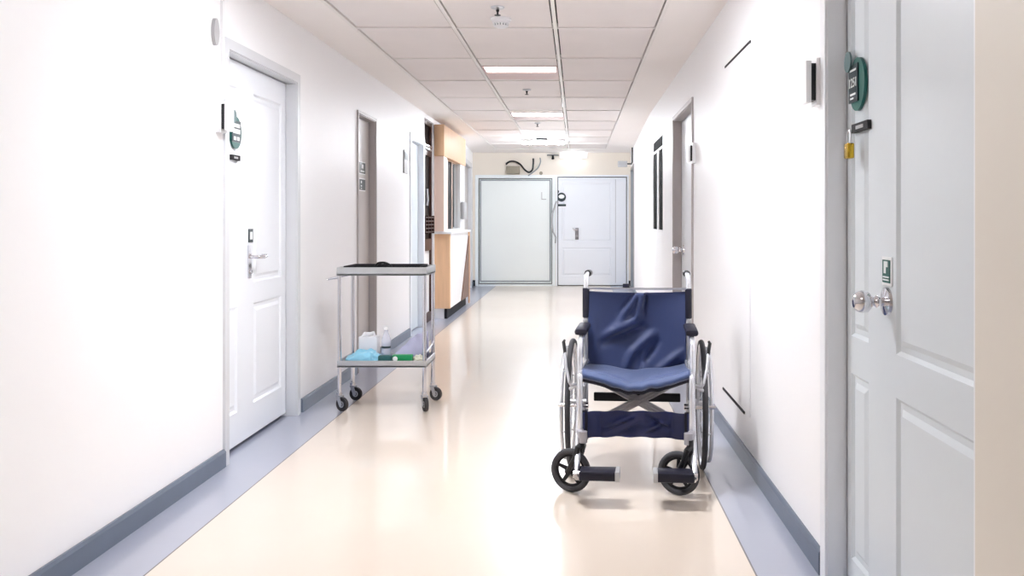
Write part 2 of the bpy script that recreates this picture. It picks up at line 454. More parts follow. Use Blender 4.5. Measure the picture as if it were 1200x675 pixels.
# lever handle on left door, knob on right doors
def lever(parent, f, y, z, rec, m='chrome'):
    w = MB(); q = lambda a, b, d: f(a, b, rec-d)
    w.prism([(y-.02, z-.11), (y+.02, z-.11), (y+.02, z+.06), (y-.02, z+.06)], 0, .006, q)
    w.tube([q(y, z, 0), q(y, z, .05), q(y+.012, z, .06), q(y+.05, z-.002, .062), q(y+.09, z+.003, .06), q(y+.095, z+.004, .035)], .009)
    c = q(y, z-.075, .004); w.lathe([(0, 0), (.012, 0), (.012, .012), (0, .014)], c=c, axis='X', seg=16)
    return w.build('door_handle', m, parent, world=True)
lever(d1, fL, 4.645, .955, .056)
w = MB(); w.prism([(4.635, 1.03), (4.695, 1.03), (4.695, 1.10), (4.635, 1.10)], .052, .0565, fL); pl = w.build('lock_plate', 'greend', d1, world=True)
w = MB(); w.prism([(4.648, 1.045), (4.682, 1.045), (4.682, 1.085), (4.648, 1.085)], .050, .0525, fL); w.build('plate_mark', 'signw', d1, world=True)
def knob(parent, f, y, z, rec, r=.029, sgn=-1):
    w = MB()
    prof = [(0, .092), (.016, .090), (.026, .080), (.030, .068), (.028, .054), (.018, .044), (.012, .040), (.013, .034), (.017, .030), (.013, .026), (.012, .012), (.036, .008), (.038, 0), (0, 0)]
    k = r/.03
    w.lathe([(a*k, sgn*h*k) for a, h in prof], c=f(y, z, rec), axis='X', seg=28)
    return w.build('door_knob', 'chrome', parent, world=True)
knob(d6, fR, 2.45, .925, .055, .031)
knob(d7, fR, 7.15, .905, .060, .031)
# hinges on the near door edge
for z in (.30, 1.08, 1.72):
    w = MB(); w.lathe([(0, -.045), (.007, -.045), (.007, .045), (0, .045)], c=fR(1.80, z, .045), seg=12); w.build('hinge', 'steel', d6, world=True)

# end doors
def end_leaf(n, rect, rec, panels, label, m, fm, wd):
    a0, a1, b0, b1 = rect
    root = thing(f'door_{n}', label, None, ((a0+a1)/2, Y1+.02, 0), kind='structure')
    w = MB(); w.slab(a0+.012, a1-.012, max(b0, 0)+.012, b1-.012, [], lambda a, b, d: Vector((a, Y1+rec+d, b)), .04, panels)
    w.build('door_leaf', m, root, smooth=False, world=True)
    w = MB(); w.slab(a0-wd, a1+wd, max(0, b0-.03), b1+wd, [(a0, a1, max(b0, 0) if n == 9 else -.1, b1)], lambda a, b, d: Vector((a, Y1-.02+d, b)), .06)
    w.build('door_frame', fm, root, smooth=False, world=True)
    w = MB(); w.box(a0-.005, a1+.005, Y1+.085, Y1+.1, -.001, b1+.005); w.build('shadow_gap', 'blackm', root, world=True)
    return root
d9 = end_leaf(9, EL, .02, [], 'pale green flat panel door filling the left of the end wall', 'board', 'bframe', .055)
d10 = end_leaf(10, ER, .02, [(-.26, .60, .76, 1.80), (-.26, .60, .17, .66)], 'white panelled door at the right of the end wall', 'doorL', 'doorL', .028)
w = MB(); w.box(-1.672, -.455, Y1+.014, Y1+.0185, .085, 1.83); 
w.bm.free(); w = MB(); w.slab(-1.672, -.450, .075, 1.835, [(-1.655, -.474, .09, 1.815)], lambda a, b, d: Vector((a, Y1+.004+d, b)), .015); w.build('edge_strip', 'grey', d9, world=True)
w = MB(); w.box(-.612, -.602, Y1+.01, Y1+.02, 1.50, 1.62); w.box(-.612, -.53, Y1+.01, Y1+.02, 1.49, 1.502); w.build('latch_mark', 'greyp', d9, world=True)
w = MB(); w.tube([(-.35, Y1-.01, 1.46), (-.375, Y1-.04, 1.40), (-.42, Y1-.055, 1.25), (-.43, Y1-.06, 1.1), (-.41, Y1-.05, .93), (-.36, Y1-.04, .84), (-.37, Y1-.02, .74)], .014); w.build('pull_cord', 'greyp', d9, world=True)
knob(d10, lambda a, b, d: Vector((a, Y1+d, b)), 0, 1.0, .02) if False else None
w = MB(); w.box(-.03, .03, Y1+.008, Y1+.02, .80, 1.0); w.tube([(0, Y1+.01, .97), (0, Y1-.03, .97), (-.05, Y1-.035, .97), (-.07, Y1-.03, 1.0)], .01)
w.lathe([(0, -.02), (.018, -.018), (.02, .01), (0, .012)], c=(0, Y1, .86), axis='Y'); w.build('door_handle', 'chrome', d10, world=True)
w = MB(); w.box(.665, .672, Y1+.012, Y1+.02, .05, 1.84); w.build('edge_strip', 'greyp', d10, world=True)

# right window with dark glass and a pale mullion
a0, a1, b0, b1 = WIN
root = thing('window_1', 'dark window in the right wall split by a white mullion', None, (.80, (a0+a1)/2, b0), kind='structure')
w = MB(); w.slab(a0, a1, b0, b1, [(a0+.02, a0+.44, b0+.02, b1-.14), (a0+.60, a1-.02, b0+.02, b1-.14), (a0+.02, a1-.02, b1-.12, b1-.02)], lambda a, b, d: fR(a, b, -.003+d), .011)
w.build('window_frame', 'whitep', root, smooth=False, world=True)
w = MB(); w.prism([(a0+.01, b0+.01), (a1-.01, b0+.01), (a1-.01, b1-.01), (a0+.01, b1-.01)], .006, .014, fR); w.build('window_pane', 'windowdark', root, world=True)

# flush access hatch in the right wall (closet)
root = thing('door_11', 'tall flush white service hatch in the right wall', None, (.79, 4.45, .23), kind='structure')
w = MB(); w.prism([(4.10, .245), (4.80, .245), (4.80, 1.955), (4.10, 1.955)], -.004, .004, fR); w.build('hatch_leaf', 'wall', root, world=True, smooth=False)
w = MB(); w.prism([(4.09, 1.957), (4.79, 1.957), (4.79, 1.968), (4.09, 1.968)], -.005, .002, fR); w.build('hatch_top_gap', 'blackm', root, world=True)
w = MB(); w.prism([(4.24, .228), (4.86, .228), (4.86, .240), (4.24, .240)], -.005, .002, fR); w.build('hatch_bottom_gap', 'blackm', root, world=True)

# ------------------------------------------------------------------ reception booth on the left wall
bx = thing('reception_hatch', 'beech and white reception hatch with counter on the left wall', 'reception counter', (-1.56, 11.25, 0))
XB = -1.535
w = MB(); w.slab(10.36, 12.25, 0, 1.876, [(10.62, 11.80, 1.03, 1.877)], lambda a, b, d: Vector((XB-d, a, b)), .105); w.build('front_panel', 'whitep', bx, smooth=False, world=True)
w = MB(); w.box(-1.640, XB+.004, 10.30, 10.36, 1.011, 1.876); w.build('side_panel', 'woodlight', bx, world=True)
w = MB(); w.box(-1.640, XB+.012, 10.29, 12.26, 1.878, 2.24, .004); w.build('header', 'wood', bx, world=True)
w = MB(); w.box(-1.638, -1.63, 10.62, 11.80, 1.03, 1.876); w.build('window_pane', 'glassdark', bx, world=True)
w = MB(); w.slab(10.60, 11.82, 1.02, 1.876, [(10.62, 10.93, 1.03, 1.87), (10.98, 11.33, 1.03, 1.87), (11.38, 11.80, 1.03, 1.87)], lambda a, b, d: Vector((XB-.045-d, a, b)), .006); w.build('window_frame', 'woodlight', bx, smooth=False, world=True)
w = MB()
for y in (10.66, 10.98, 11.40): w.box(XB-.060, XB-.052, y, y+.2, 1.05, 1.855)
w.build('curtain', 'blackm', bx, world=True)
w = MB(); w.box(XB+.003, -1.467, 10.40, 12.13, .12, .98); w.build('counter_front', 'whitep', bx, world=True, smooth=False)
w = MB(); w.box(-1.640, -1.465, 10.33, 10.40, .12, .979); w.build('counter_side', 'wood', bx, world=True)
w = MB(); w.box(-1.635, -1.44, 10.31, 12.16, .98, 1.01, .004); w.build('counter_top', 'whitep', bx, world=True)
w = MB(); w.box(XB+.003, -1.50, 10.36, 12.10, 0, .119); w.build('plinth', 'blackm', bx, world=True)
w = MB(); w.prism([(12.08, .12), (12.08, .93), (11.98, .80), (11.35, .14), (11.35, .12)], 0, .012, lambda a, b, d: Vector((-1.467+d, a, b))); w.build('brown_triangle', 'midbrown', bx, world=True)  # thin brown triangular plate on the counter front
w = MB(); w.box(-1.467, -1.448, 12.08, 12.13, .02, .98); w.build('edge_post', 'wood', bx, world=True)
w = MB(); w.box(XB+.0005, XB+.05, 11.80, 12.12, 1.15, 1.38, .015)
ds = w.build('wall_dispenser', 'greyp', None); centre(ds); tag(ds, 'small grey dispenser box on the wall beside the reception hatch', 'dispenser')

# ------------------------------------------------------------------ wall devices
def card_reader(f, y, z, out, h, label, wdt=.07):
    o = thing('card_reader', label, 'card reader', tuple(f(y, z-h/2, 0)), group='card readers beside the doors')
    q = lambda a, b, d: f(a, b, -d)
    w = MB(); w.prism([(y-wdt/2-.006, z-h/2-.008), (y+wdt/2+.006, z-h/2-.008), (y+wdt/2+.006, z+h/2+.008), (y-wdt/2-.006, z+h/2+.008)], -.002, out*.42, q); w.build('back_plate', 'whitep', o, world=True, smooth=False)
    w = MB(); w.prism([(y-wdt/2+.004, z-h/2+.008), (y+wdt/2-.004, z-h/2+.008), (y+wdt/2-.004, z+h/2-.008), (y-wdt/2+.004, z+h/2-.008)], out*.42, out*.70, q); w.build('card_slot', 'black', o, world=True, smooth=False)
    w = MB(); w.prism([(y-wdt/2, z-h/2), (y+wdt/2, z-h/2), (y+wdt/2, z+h/2), (y-wdt/2, z+h/2)], out*.70, out, q); w.build('cover', 'whitep', o, world=True, smooth=False)
    return o
card_reader(fL, 4.115, 1.62, .056, .13, 'white card reader with a black slot left of the near left door')
card_reader(fR, 2.925, 1.595, .055, .135, 'white card reader with a black slot beside the chrome-knobbed door frame')
card_reader(fR, 6.04, 1.595, .05, .12, 'small card reader beside the plain white door behind the wheelchair')
w = MB(); w.prism([(4.055+.03*math.cos(t), 1.998+.062*math.sin(t)) for t in [2*PI*k/24 for k in range(24)]], -.016, .002, fL)
o = centre(w.build('door_chime', 'greyp')); tag(o, 'pale oval plate high on the left wall above the card reader', 'door chime')
w = MB(); w.prism([(4.128, 1.705), (4.148, 1.705), (4.148, ZC-.001), (4.128, ZC-.001)], -.014, -.0005, fL)
o = centre(w.build('cable_conduit', 'whitep')); tag(o, 'thin white vertical conduit rising to the ceiling beside the left door', 'conduit')

def disc(w, f, y, z, ry, rz_, d0, d1, n=40):
    w.prism([(y+ry*math.cos(2*PI*k/n), z+rz_*math.sin(2*PI*k/n)) for k in range(n)], d0, d1, f)
def sidemtx(f, y, z, d, left):
    """text matrix: reads along the wall seen from the corridor"""
    p = f(y, z, d)
    if left: X, N_ = Vector((0, 1, 0)), Vector((1, 0, 0))
    else: X, N_ = Vector((0, -1, 0)), Vector((-1, 0, 0))
    Z = Vector((0, 0, 1))
    return Matrix(((X.x, Z.x, N_.x, p.x), (X.y, Z.y, N_.y, p.y), (X.z, Z.z, N_.z, p.z), (0, 0, 0, 1)))
def marks(f, rows, rec, parent, m='signw', name='printed_mark'):
    """illegible print: short raised bars"""
    for (y, z, wy, hz) in rows:
        w = MB(); w.prism([(y-wy/2, z-hz/2), (y+wy/2, z-hz/2), (y+wy/2, z+hz/2), (y-wy/2, z+hz/2)], rec-.0012, rec, f)
        w.build(name, m, parent, world=True, smooth=False)
def room_sign(f, y, z, rec, left, num, label):
    o = thing('room_sign', label, 'door sign', tuple(f(y, z, rec)), group='oval green room number signs')
    w = MB(); disc(w, f, y, z, .072, .080, rec-.010, rec-.0005); w.build('sign_plate', 'green', o, world=True)
    w = MB(); w.prism([(y-.060, z-.048), (y+.050, z-.048), (y+.050, z+.058), (y-.060, z+.058)] if left else [(y-.020, z-.052), (y+.066, z-.052), (y+.066, z+.062), (y-.020, z+.062)], rec-.014, rec-.010, f)
    w.build('number_plate', 'greend', o, world=True)
    yy = y-.006 if left else y+.023
    if num:
        text('room_number', num, .040, sidemtx(f, yy, z+.006, rec-.015, left), o)
        marks(f, [(yy, z-.028, .05, .006), (yy+.01, z-.040, .03, .005), (yy, z+.045, .06, .006)], rec-.014, o)
    else:
        marks(f, [(yy, z+.034, .085, .018), (yy, z+.006, .09, .022), (yy-.02, z-.030, .03, .018), (yy+.022, z-.030, .03, .018)], rec-.014, o)
    w = MB(); yo = y-.05 if left else y+.062; disc(w, f, yo, z+.076, .032, .032, rec-.020, rec-.0145); w.build('sign_disc', 'greyg', o, world=True)
    return o
room_sign(fR, 2.69, 1.556, .055, False, '1251', 'oval green room sign on the near right door, above a brass padlock')
room_sign(fL, 4.445, 1.58, .056, True, '', 'oval green room sign high on the near left door')
def hasp(f, y, z, rec, L, label, grp):
    o = thing('door_hasp', label, 'door latch', tuple(f(y, z, rec)), group=grp)
    w = MB(); w.prism([(y-L/2, z-.013), (y+L/2, z-.013), (y+L/2, z+.013), (y-L/2, z+.013)], rec-.012, rec-.0005, f)
    w.build('latch_bar', 'blackm', o, world=True, smooth=False)
    w = MB(); w.prism([(y-L/4, z-.005), (y+L/5, z-.005), (y+L/5, z+.005), (y-L/4, z+.005)], rec-.0135, rec-.012, f); w.build('latch_mark', 'greyp', o, world=True)
    return o
hasp(fR, 2.66, 1.425, .055, .15, 'black latch bar on the near right door below the green room sign', 'black latch bars under the room signs')
hasp(fL, 4.44, 1.455, .056, .11, 'black latch bar on the near left door below the green room sign', 'black latch bars under the room signs')
p = fR(2.69, 1.36, .022)
o = thing('padlock', 'small brass padlock hanging from the black latch bar', 'padlock', tuple(p))
w = MB(); w.box(p.x-.010, p.x+.010, p.y-.022, p.y+.022, p.z-.028, p.z+.018, .004); w.build('lock_body', 'brass', o, world=True)
w = MB(); w.tube([(p.x, p.y-.014, p.z+.015), (p.x, p.y-.014, p.z+.045)]+[(p.x, p.y+.014*math.cos(t), p.z+.045+.014*math.sin(t)) for t in (2.4, 1.57, .7)]+[(p.x, p.y+.014, p.z+.045), (p.x, p.y+.014, p.z+.015)], .0035, 8); w.build('shackle', 'steel', o, world=True)
def small_sign(f, y, z, rec, wy, hz, label, left, lines, m='green', grp='small square door notices'):
    o = thing('door_notice', label, 'sign', tuple(f(y, z-hz/2, rec)), group=grp)
    w = MB(); w.prism([(y-wy/2, z-hz/2), (y+wy/2, z-hz/2), (y+wy/2, z+hz/2), (y-wy/2, z+hz/2)], rec-.004, rec-.0005, f); w.build('sign_border', 'whitep', o, world=True)
    w = MB(); b = .008; w.prism([(y-wy/2+b, z-hz/2+b), (y+wy/2-b, z-hz/2+b), (y+wy/2-b, z+hz/2-b), (y-wy/2+b, z+hz/2-b)], rec-.006, rec-.004, f); w.build('sign_face', m, o, world=True)
    marks(f, [(y+dy*wy, z+dz*hz, w_*wy, h_*hz) for dy, dz, w_, h_ in lines], rec-.006, o)
    return o
small_sign(fR, 2.447, 1.008, .055, .075, .078, 'small green notice just above the chrome door knob', False, [(0, .25, .4, .2), (.1, .05, .2, .25), (0, -.2, .6, .05), (0, -.3, .6, .05)])
small_sign(fL, 7.05, 1.15+60*7.05/1050, .048, .20, .10, 'upper of the two dark square notices on the narrow grey door', True, [(-.03, .12, .3, .3), (0, -.25, .6, .08)], 'greend')
small_sign(fL, 7.05, 1.15+40.5*7.05/1050, .048, .20, .10, 'lower of the two dark square notices on the narrow grey door', True, [(-.2, .2, .15, .2), (-.2, -.1, .15, .12), (-.2, -.3, .15, .06)], 'greend')
o = thing('sign_holder', 'pale grey sign holder on the left wall before the pale blue door', 'sign', tuple(fL(8.56, 1.58, 0)))
w = MB(); w.prism([(8.48, 1.59), (8.66, 1.59), (8.66, 1.81), (8.48, 1.81)], -.012, -.0005, fL); w.build('back_plate', 'greyp', o, world=True)
w = MB(); w.prism([(8.50, 1.72), (8.64, 1.72), (8.64, 1.79), (8.50, 1.79)], -.016, -.012, fL); w.build('name_strip', 'grey', o, world=True)

# end-wall fittings (m per px at the wall = .01474)
E = lambda px, py: ((px-CX)*Y1/F, 1.15-(py-CY)*Y1/F)
x, z = E(658, 231)
fE0 = lambda a, b, d: Vector((a, Y1+.02-d, b))
o = thing('round_door_sign', 'small round dark sign on the white door of the end wall', 'door sign', (x, Y1+.01, z))
w = MB(); disc(w, fE0, x, z, .078, .078, .001, .012); w.build('sign_plate', 'greend', o, world=True)
w = MB(); disc(w, fE0, x, z+.01, .05, .035, .012, .014); w.build('sign_mark', 'signw', o, world=True)
w = MB(); disc(w, fE0, x-.07, z+.095, .026, .03, .001, .012); w.build('sign_disc', 'black', o, world=True)
x, z = E(658.5, 240.5)
w = MB(); w.box(x-.07, x+.07, Y1+.008, Y1+.0195, z-.018, z+.018); o = centre(w.build('name_plate', 'greend')); tag(o, 'thin dark name plate under the round sign on the end door', 'sign')
x, z = E(601.5, 199)
o = thing('junction_box', 'grey junction box on the end wall above the pale green panel', 'junction box', (x, Y1-.06, z-.06))
w = MB(); w.box(x-.115, x+.115, Y1-.10, Y1-.0005, z-.075, z+.06, .008); w.build('box_body', 'jbox', o, world=True)
w = MB(); w.box(x-.105, x+.105, Y1-.108, Y1-.10, z-.065, z+.05, .003); w.build('box_lid', 'jbox', o, world=True)
def Ep(px, py, d=.03): a, b = E(px, py); return (a, Y1-d, b)
def smooth_path(P, n=6):
    P = [Vector(p) for p in P]; out = []
    for i in range(len(P)-1):
        p0, p1, p2, p3 = P[max(i-1, 0)], P[i], P[i+1], P[min(i+2, len(P)-1)]
        for k in range(n):
            t = k/n
            out.append(.5*((2*p1)+(p2-p0)*t+(2*p0-5*p1+4*p2-p3)*t*t+(3*p1-p0-3*p2+p3)*t**3))
    return out+[P[-1]]
w = MB(); w.tube(smooth_path([Ep(593.5, 193, .125), Ep(598, 190, .14), Ep(604, 190, .14), Ep(610, 193, .1), Ep(615, 199, .05), Ep(620, 202, .04), Ep(624, 199, .04), Ep(625, 192, .04), Ep(625, 186, .02)]), .016, 8)
o = centre(w.build('black_cable', 'black')); tag(o, 'thick black cable looping from the junction box up the end wall', 'cable')
w = MB(); w.tube(smooth_path([Ep(619, 206, .02), Ep(626, 201, .025), Ep(631, 196, .03), Ep(633.5, 190, .03), Ep(633, 185, .02)]), .010, 8)
o = centre(w.build('grey_cable', 'grey')); tag(o, 'thinner grey cable beside the black one on the end wall', 'cable')
x, z = E(634, 203); w = MB(); disc(w, fE0, x, z, .03, .03, .0205, .035); o = centre(w.build('cable_clip', 'jbox')); tag(o, 'small round cable clip on the end wall above the doors', 'cable clip')
x, z = E(648, 182.2)
o = thing('wall_camera', 'small black camera on a short shelf high on the end wall', 'camera', (x, Y1-.05, z))
w = MB(); w.box(x-.10, x+.10, Y1-.09, Y1-.0005, z-.006, z+.008); w.build('mount', 'black', o, world=True)
w = MB(); w.lathe([(0, -.075), (.02, -.07), (.026, -.055), (.018, -.03), (.018, -.006), (0, -.006)], c=(x, Y1-.05, z)); w.build('camera_head', 'black', o, world=True)
x, z = E(672, 182.3)
o = thing('wall_light', 'bright white bar light high on the end wall', 'light', (x, Y1-.05, z))
w = MB(); w.box(x-.24, x+.24, Y1-.03, Y1-.0005, z-.05, z+.05, .005); w.build('lamp_base', 'whitep', o, world=True)
w = MB(); w.box(x-.155, x+.155, Y1-.08, Y1-.03, z-.032, z+.032, .014); w.build('lamp_cover', 'lampw', o, world=True)
x, z = .78, 1.15+65*14.3/1050
o = thing('exit_light', 'grey box light hung from a pipe near the far right door', 'light', (x, 14.3, z))
w = MB(); w.box(.655, .805, 14.28, 14.34, z-.05, z+.045, .008); w.build('light_box', 'greyp', o, world=True)
w = MB(); w.tube([(.80, 14.31, z), (.872, 14.31, z), (.885, 14.31, z+.03), (.885, 14.31, 2.297)], .012, 8); w.build('pipe', 'rubberd', o, world=True)

# ------------------------------------------------------------------ ceiling fittings
def troffer(col, y, lab, strength):
    a, b = GX[col]+.016, GX[col+1]-.016
    o = thing('ceiling_light', lab, 'ceiling light', ((a+b)/2, y+.3, ZC-.004), group='recessed ceiling lights')
    w = MB(); w.slab(a, b, y, y+.61, [(a+.015, b-.015, y+.015, y+.285)], lambda p, q, d: Vector((p, q, ZC+d)), .04); w.build('lamp_pan', 'pinkpan', o, smooth=False, world=True)
    w = MB(); w.box(a+.014, b-.014, y+.014, y+.286, ZC+.006, ZC+.03); w.build('diffuser', mat('lamp_diffuser_%d' % round(y*10), strength[1], .5, emit=strength[0]), o, world=True)
    return o
WHT = (255,252,250); NEU = (247,249,253); COOL = (238,246,255); PNK = (255,238,236)
POWER = [None, (20, WHT), (106, NEU), (4, PNK), (100, COOL)]
for k, (c, y) in enumerate(LAMPS):
    lab = ['square ceiling light far behind the viewpoint', 'square ceiling light over the corridor entrance', 'square ceiling light above the wheelchair',
           'nearest visible ceiling light, a bright bar in a pinkish square', 'second and farther of the two visible square ceiling lights'][k]
    if k: troffer(c, y, lab, POWER[k])
# extra tube batten under the far fitting
o = thing('batten_light', 'slim bright batten light under the far end of the tiled ceiling', 'light', (-.46, 12.83, ZC-.06))
w = MB(); w.box(-.80, -.16, 12.78, 12.84, ZC-.045, ZC-.0045); w.build('lamp_base', 'whitep', o, world=True)
w = MB(); w.tube([(-.775, 12.81, ZC-.062), (-.185, 12.81, ZC-.062)], .019); w.build('lamp_tube', 'lampt', o, world=True)
w = MB(); w.box(-.57, -.42, 12.60, 12.63, ZC-.03, ZC-.0045); o = centre(w.build('ceiling_bracket', 'blackm')); tag(o, 'small black bracket on the ceiling just before the batten light', 'bracket')
def sprinkler(x, y, lab, k=1):
    o = thing('ceiling_sprinkler', lab, 'sprinkler', (x, y, ZC-.05*k), group='ceiling sprinklers')
    w = MB(); w.lathe([(0, 0), (.038*k, -.002), (.034*k, -.010), (.012*k, -.016), (0, -.016)], c=(x, y, ZC+.003)); w.build('flange', 'steel', o, world=True)
    w = MB(); w.lathe([(0, -.014), (.009*k, -.014), (.009*k, -.022), (.005*k, -.026), (.005*k, -.040), (.017*k, -.042), (.017*k, -.045), (0, -.046)], c=(x, y, ZC)); w.build('nozzle', 'black', o, world=True)
sprinkler(-.43, 4.86, 'nearest ceiling sprinkler, cut by the top of the picture')
sprinkler(-.444, 7.95, 'ceiling sprinkler just beyond the nearest bright ceiling light')
sprinkler(-.47, 10.7, 'farthest ceiling sprinkler, between the far ceiling lights')
o = thing('smoke_detector', 'round white smoke detector on a ceiling tile', 'smoke detector', (-.435, 5.14, ZC-.05))
w = MB(); w.lathe([(0, .004), (.058, .004), (.060, -.008), (.052, -.014), (.050, -.024), (0, -.024)], c=(-.435, 5.14, ZC)); w.build('detector_base', 'whitep', o, world=True)
w = MB(); w.lathe([(0, -.020), (.040, -.021), (.046, -.030), (.042, -.044), (.024, -.052), (0, -.054)], c=(-.435, 5.14, ZC)); w.build('detector_head', 'whitep', o, world=True)
for k in range(5):
    w = MB(); t = PI+(k-2)*.38+PI/2; w.box(-.435+.0425*math.cos(t)-.003, -.435+.0425*math.cos(t)+.003, 5.14+.0425*math.sin(t)-.003, 5.14+.0425*math.sin(t)+.003, ZC-.042, ZC-.030); w.build('vent_slot', 'grey', o, world=True)

# ------------------------------------------------------------------ wheelchair (local: -y faces the camera)
wc = thing('wheelchair', 'folding wheelchair with navy fabric seat and white frame', 'wheelchair', (.279, 4.175, 0), math.radians(-4.5))
def fold(u, v, p0, p1, wd, amp):
    d = Vector((p1[0]-p0[0], p1[1]-p0[1])); L = d.length; q = Vector((u-p0[0], v-p0[1]))
    t = max(0, min(1, q.dot(d)/L/L)); e = (q-d*t).length
    return amp*math.exp(-(e/wd)**2)*math.sin(PI*(.12+.76*t))
def cloth(name, nu, nv, f, m, parent, thick=.006):
    bm = bmesh.new(); G = [[bm.verts.new(f(i/nu, j/nv)) for j in range(nv+1)] for i in range(nu+1)]
    for i in range(nu):
        for j in range(nv): bm.faces.new((G[i][j], G[i+1][j], G[i+1][j+1], G[i][j+1]))
    bmesh.ops.recalc_face_normals(bm, faces=bm.faces)
    me = bpy.data.meshes.new(name); bm.to_mesh(me); bm.free(); me.materials.append(M[m])
    me.polygons.foreach_set('use_smooth', [True]*len(me.polygons))
    o = bpy.data.objects.new(name, me); COL.objects.link(o); o.parent = parent
    s = o.modifiers.new('thick', 'SOLIDIFY'); s.thickness = thick; s.offset = 0
    return o
BF = [((.01, .0), (-.09, .16), .016, .020), ((.03, .0), (.0, .12), .010, .022), ((.045, .0), (.035, .13), .009, -.016),
      ((.02, .12), (-.15, .22), .022, .024), ((.03, .17), (-.17, .25), .018, -.022), ((-.02, .02), (-.07, .09), .010, -.014),
      ((.08, .20), (-.03, .30), .018, .018), ((.10, .24), (.02, .36), .014, -.018), ((.22, .28), (.10, .37), .014, .016), ((.23, .33), (.14, .40), .012, -.016),
      ((-.02, .28), (-.06, .38), .014, .014), ((.03, .30), (.03, .40), .010, .014), ((-.21, .12), (-.19, .34), .02, .010)]
def backf(i, j):
    u = -.232+.464*i; v = .41*j  # v: distance down from the top edge
    sag = 1-(abs(u)/.232)**2.2
    y = .085+.045*sag*(.35+.65*math.sin(PI*min(1, (v/.39)*.9+.05)))
    for p0, p1, wd, a in BF: y -= fold(u, v, p0, p1, wd, a)*1.25
    top = -.008*sag if j < .02 else 0
    return Vector((u, y-.02*(v/.39)*(1-sag*.4), .808-v+top+.004*math.sin(u*40)*j))
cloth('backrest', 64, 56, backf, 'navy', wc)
w = MB(); w.tube([(-.236, .078, .822), (-.12, .088, .820), (0, .094, .819), (.12, .088, .820), (.236, .078, .822)], .005, 8); w.build('backrest_top_rail', 'steel', wc)
w = MB(); w.box(-.068, -.036, .092, .112, .815, .842, .003); w.build('pocket_clip', 'navys', wc)
def seatf(i, j):
    u = -.232+.464*i; t = j
    y = .07-.43*t
    sag = (1-abs(u)/.235)**.85 if abs(u) < .235 else 0
    z = .458+.044*t-sag*(.030+.030*t)
    z += .0035*math.sin(u*95+2*t)*math.exp(-((u-.01)/.10)**2)*t + .003*math.sin(u*33+7*t)
    if t > .93: z -= (t-.93)/.07*.024; y += (t-.93)/.07*.006
    z -= fold(u, t*.43, (-.20, .30), (-.02, .40), .02, .008)+fold(u, t*.43, (.20, .30), (.03, .40), .02, .008)
    return Vector((u, y, z))
cloth('seat', 56, 30, seatf, 'navy_lit', wc, .020)
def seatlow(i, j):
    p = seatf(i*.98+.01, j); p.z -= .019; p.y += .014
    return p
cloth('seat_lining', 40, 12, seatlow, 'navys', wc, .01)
# frame
for s in (-1, 1):
    # back post with push handle curving backwards
    w = MB(); w.tube(smooth_path([(s*.243, .085, .10), (s*.243, .085, .5), (s*.243, .085, .80), (s*.243, .088, .855), (s*.240, .105, .882), (s*.238, .15, .889), (s*.238, .19, .888)]), .011, 12); w.build('back_post', 'white_enamel', wc)
    w = MB(); w.tube([(s*.238, .135, .8885), (s*.238, .14, .8885), (s*.238, .20, .888), (s*.238, .26, .884), (s*.238, .266, .884)], [.012, .0165, .0155, .0165, .012], 14); w.build('push_grip', 'black', wc)
    w = MB(); w.tube([(s*.243, .085, .680), (s*.243, .085, .684), (s*.243, .086, .820), (s*.243, .086, .823)], [.012, .0165, .0165, .012], 14); w.build('post_sleeve', 'navys', wc)
    w = MB(); w.tube([(s*.243, .085, .655), (s*.243, .085, .672)], .015, 12); w.build('post_collar', 'greyp', wc)
    # front frame : seat-level tube bending down to the foot rest
    w = MB(); w.tube(smooth_path([(s*.245, .075, .615), (s*.246, -.10, .622), (s*.246, -.205, .618), (s*.247, -.245, .585), (s*.246, -.26, .50), (s*.244, -.30, .36), (s*.242, -.42, .20), (s*.240, -.50, .135)]), .0125, 12); w.build('front_tube', 'white_enamel', wc)
    w = MB(); w.tube([(s*.236, .085, .475), (s*.236, -.35, .480)], .0125, 12); w.build('seat_rail', 'white_enamel', wc)
    w = MB(); w.tube(smooth_path([(s*.236, .085, .205), (s*.236, -.30, .205), (s*.236, -.365, .215), (s*.236, -.385, .25), (s*.236, -.385, .46), (s*.238, -.36, .48)]), .0115, 12); w.build('lower_rail', 'white_enamel', wc)
    w = MB(); w.box(s*.246-.028, s*.246+.028, -.215, .06, .634, .662, .011); w.build('armrest_pad', 'navys', wc)
    w = MB(); w.tube([(s*.246, .05, .63), (s*.243, .082, .655)], .012, 10); w.build('armrest_bracket', 'black', wc)
    w = MB(); w.tube([(s*.246, -.19, .61), (s*.246, -.19, .638)], .010, 10); w.build('armrest_post', 'black', wc)
    w = MB(); w.slab(-.22, .07, .50, .60, [], lambda a, b, d: Vector((s*(.252+d), a, b)), .003); w.build('side_guard', 'brace', wc)
    # hub bracket and brake
    w = MB(); w.box(s*.258-.010, s*.258+.010, .04, .12, .16, .36, .003); w.tube([(s*.236, 0.0, .295), (s*.285, 0, .295)], .016, 12); w.build('axle_plate', 'steel', wc)
    w = MB(); w.tube([(s*.248, -.27, .43), (s*.285, -.285, .425), (s*.29, -.29, .44), (s*.308, -.25, .50), (s*.316, -.21, .555)], .007, 10)
    w.tube([(s*.250, -.27, .43), (s*.300, -.262, .40), (s*.305, -.25, .385)], .009, 10); br = w.build('brake_lever', 'steel', wc)
    w = MB(); w.tube([(s*.314, -.22, .54), (s*.319, -.20, .57), (s*.325, -.185, .60), (s*.320, -.18, .610)], [.006, .008, .008, .005], 10); w.build('brake_grip', 'black', br)
    w = MB(); w.tube([(s*.225, -.27, .335), (s*.345, -.27, .335)], .009, 10); w.lathe([(0, -.012), (.014, -.010), (.014, .010), (0, .012)], c=(s*.218, -.27, .335), axis='X', seg=14); w.build('cross_bolt', 'chrome', wc)
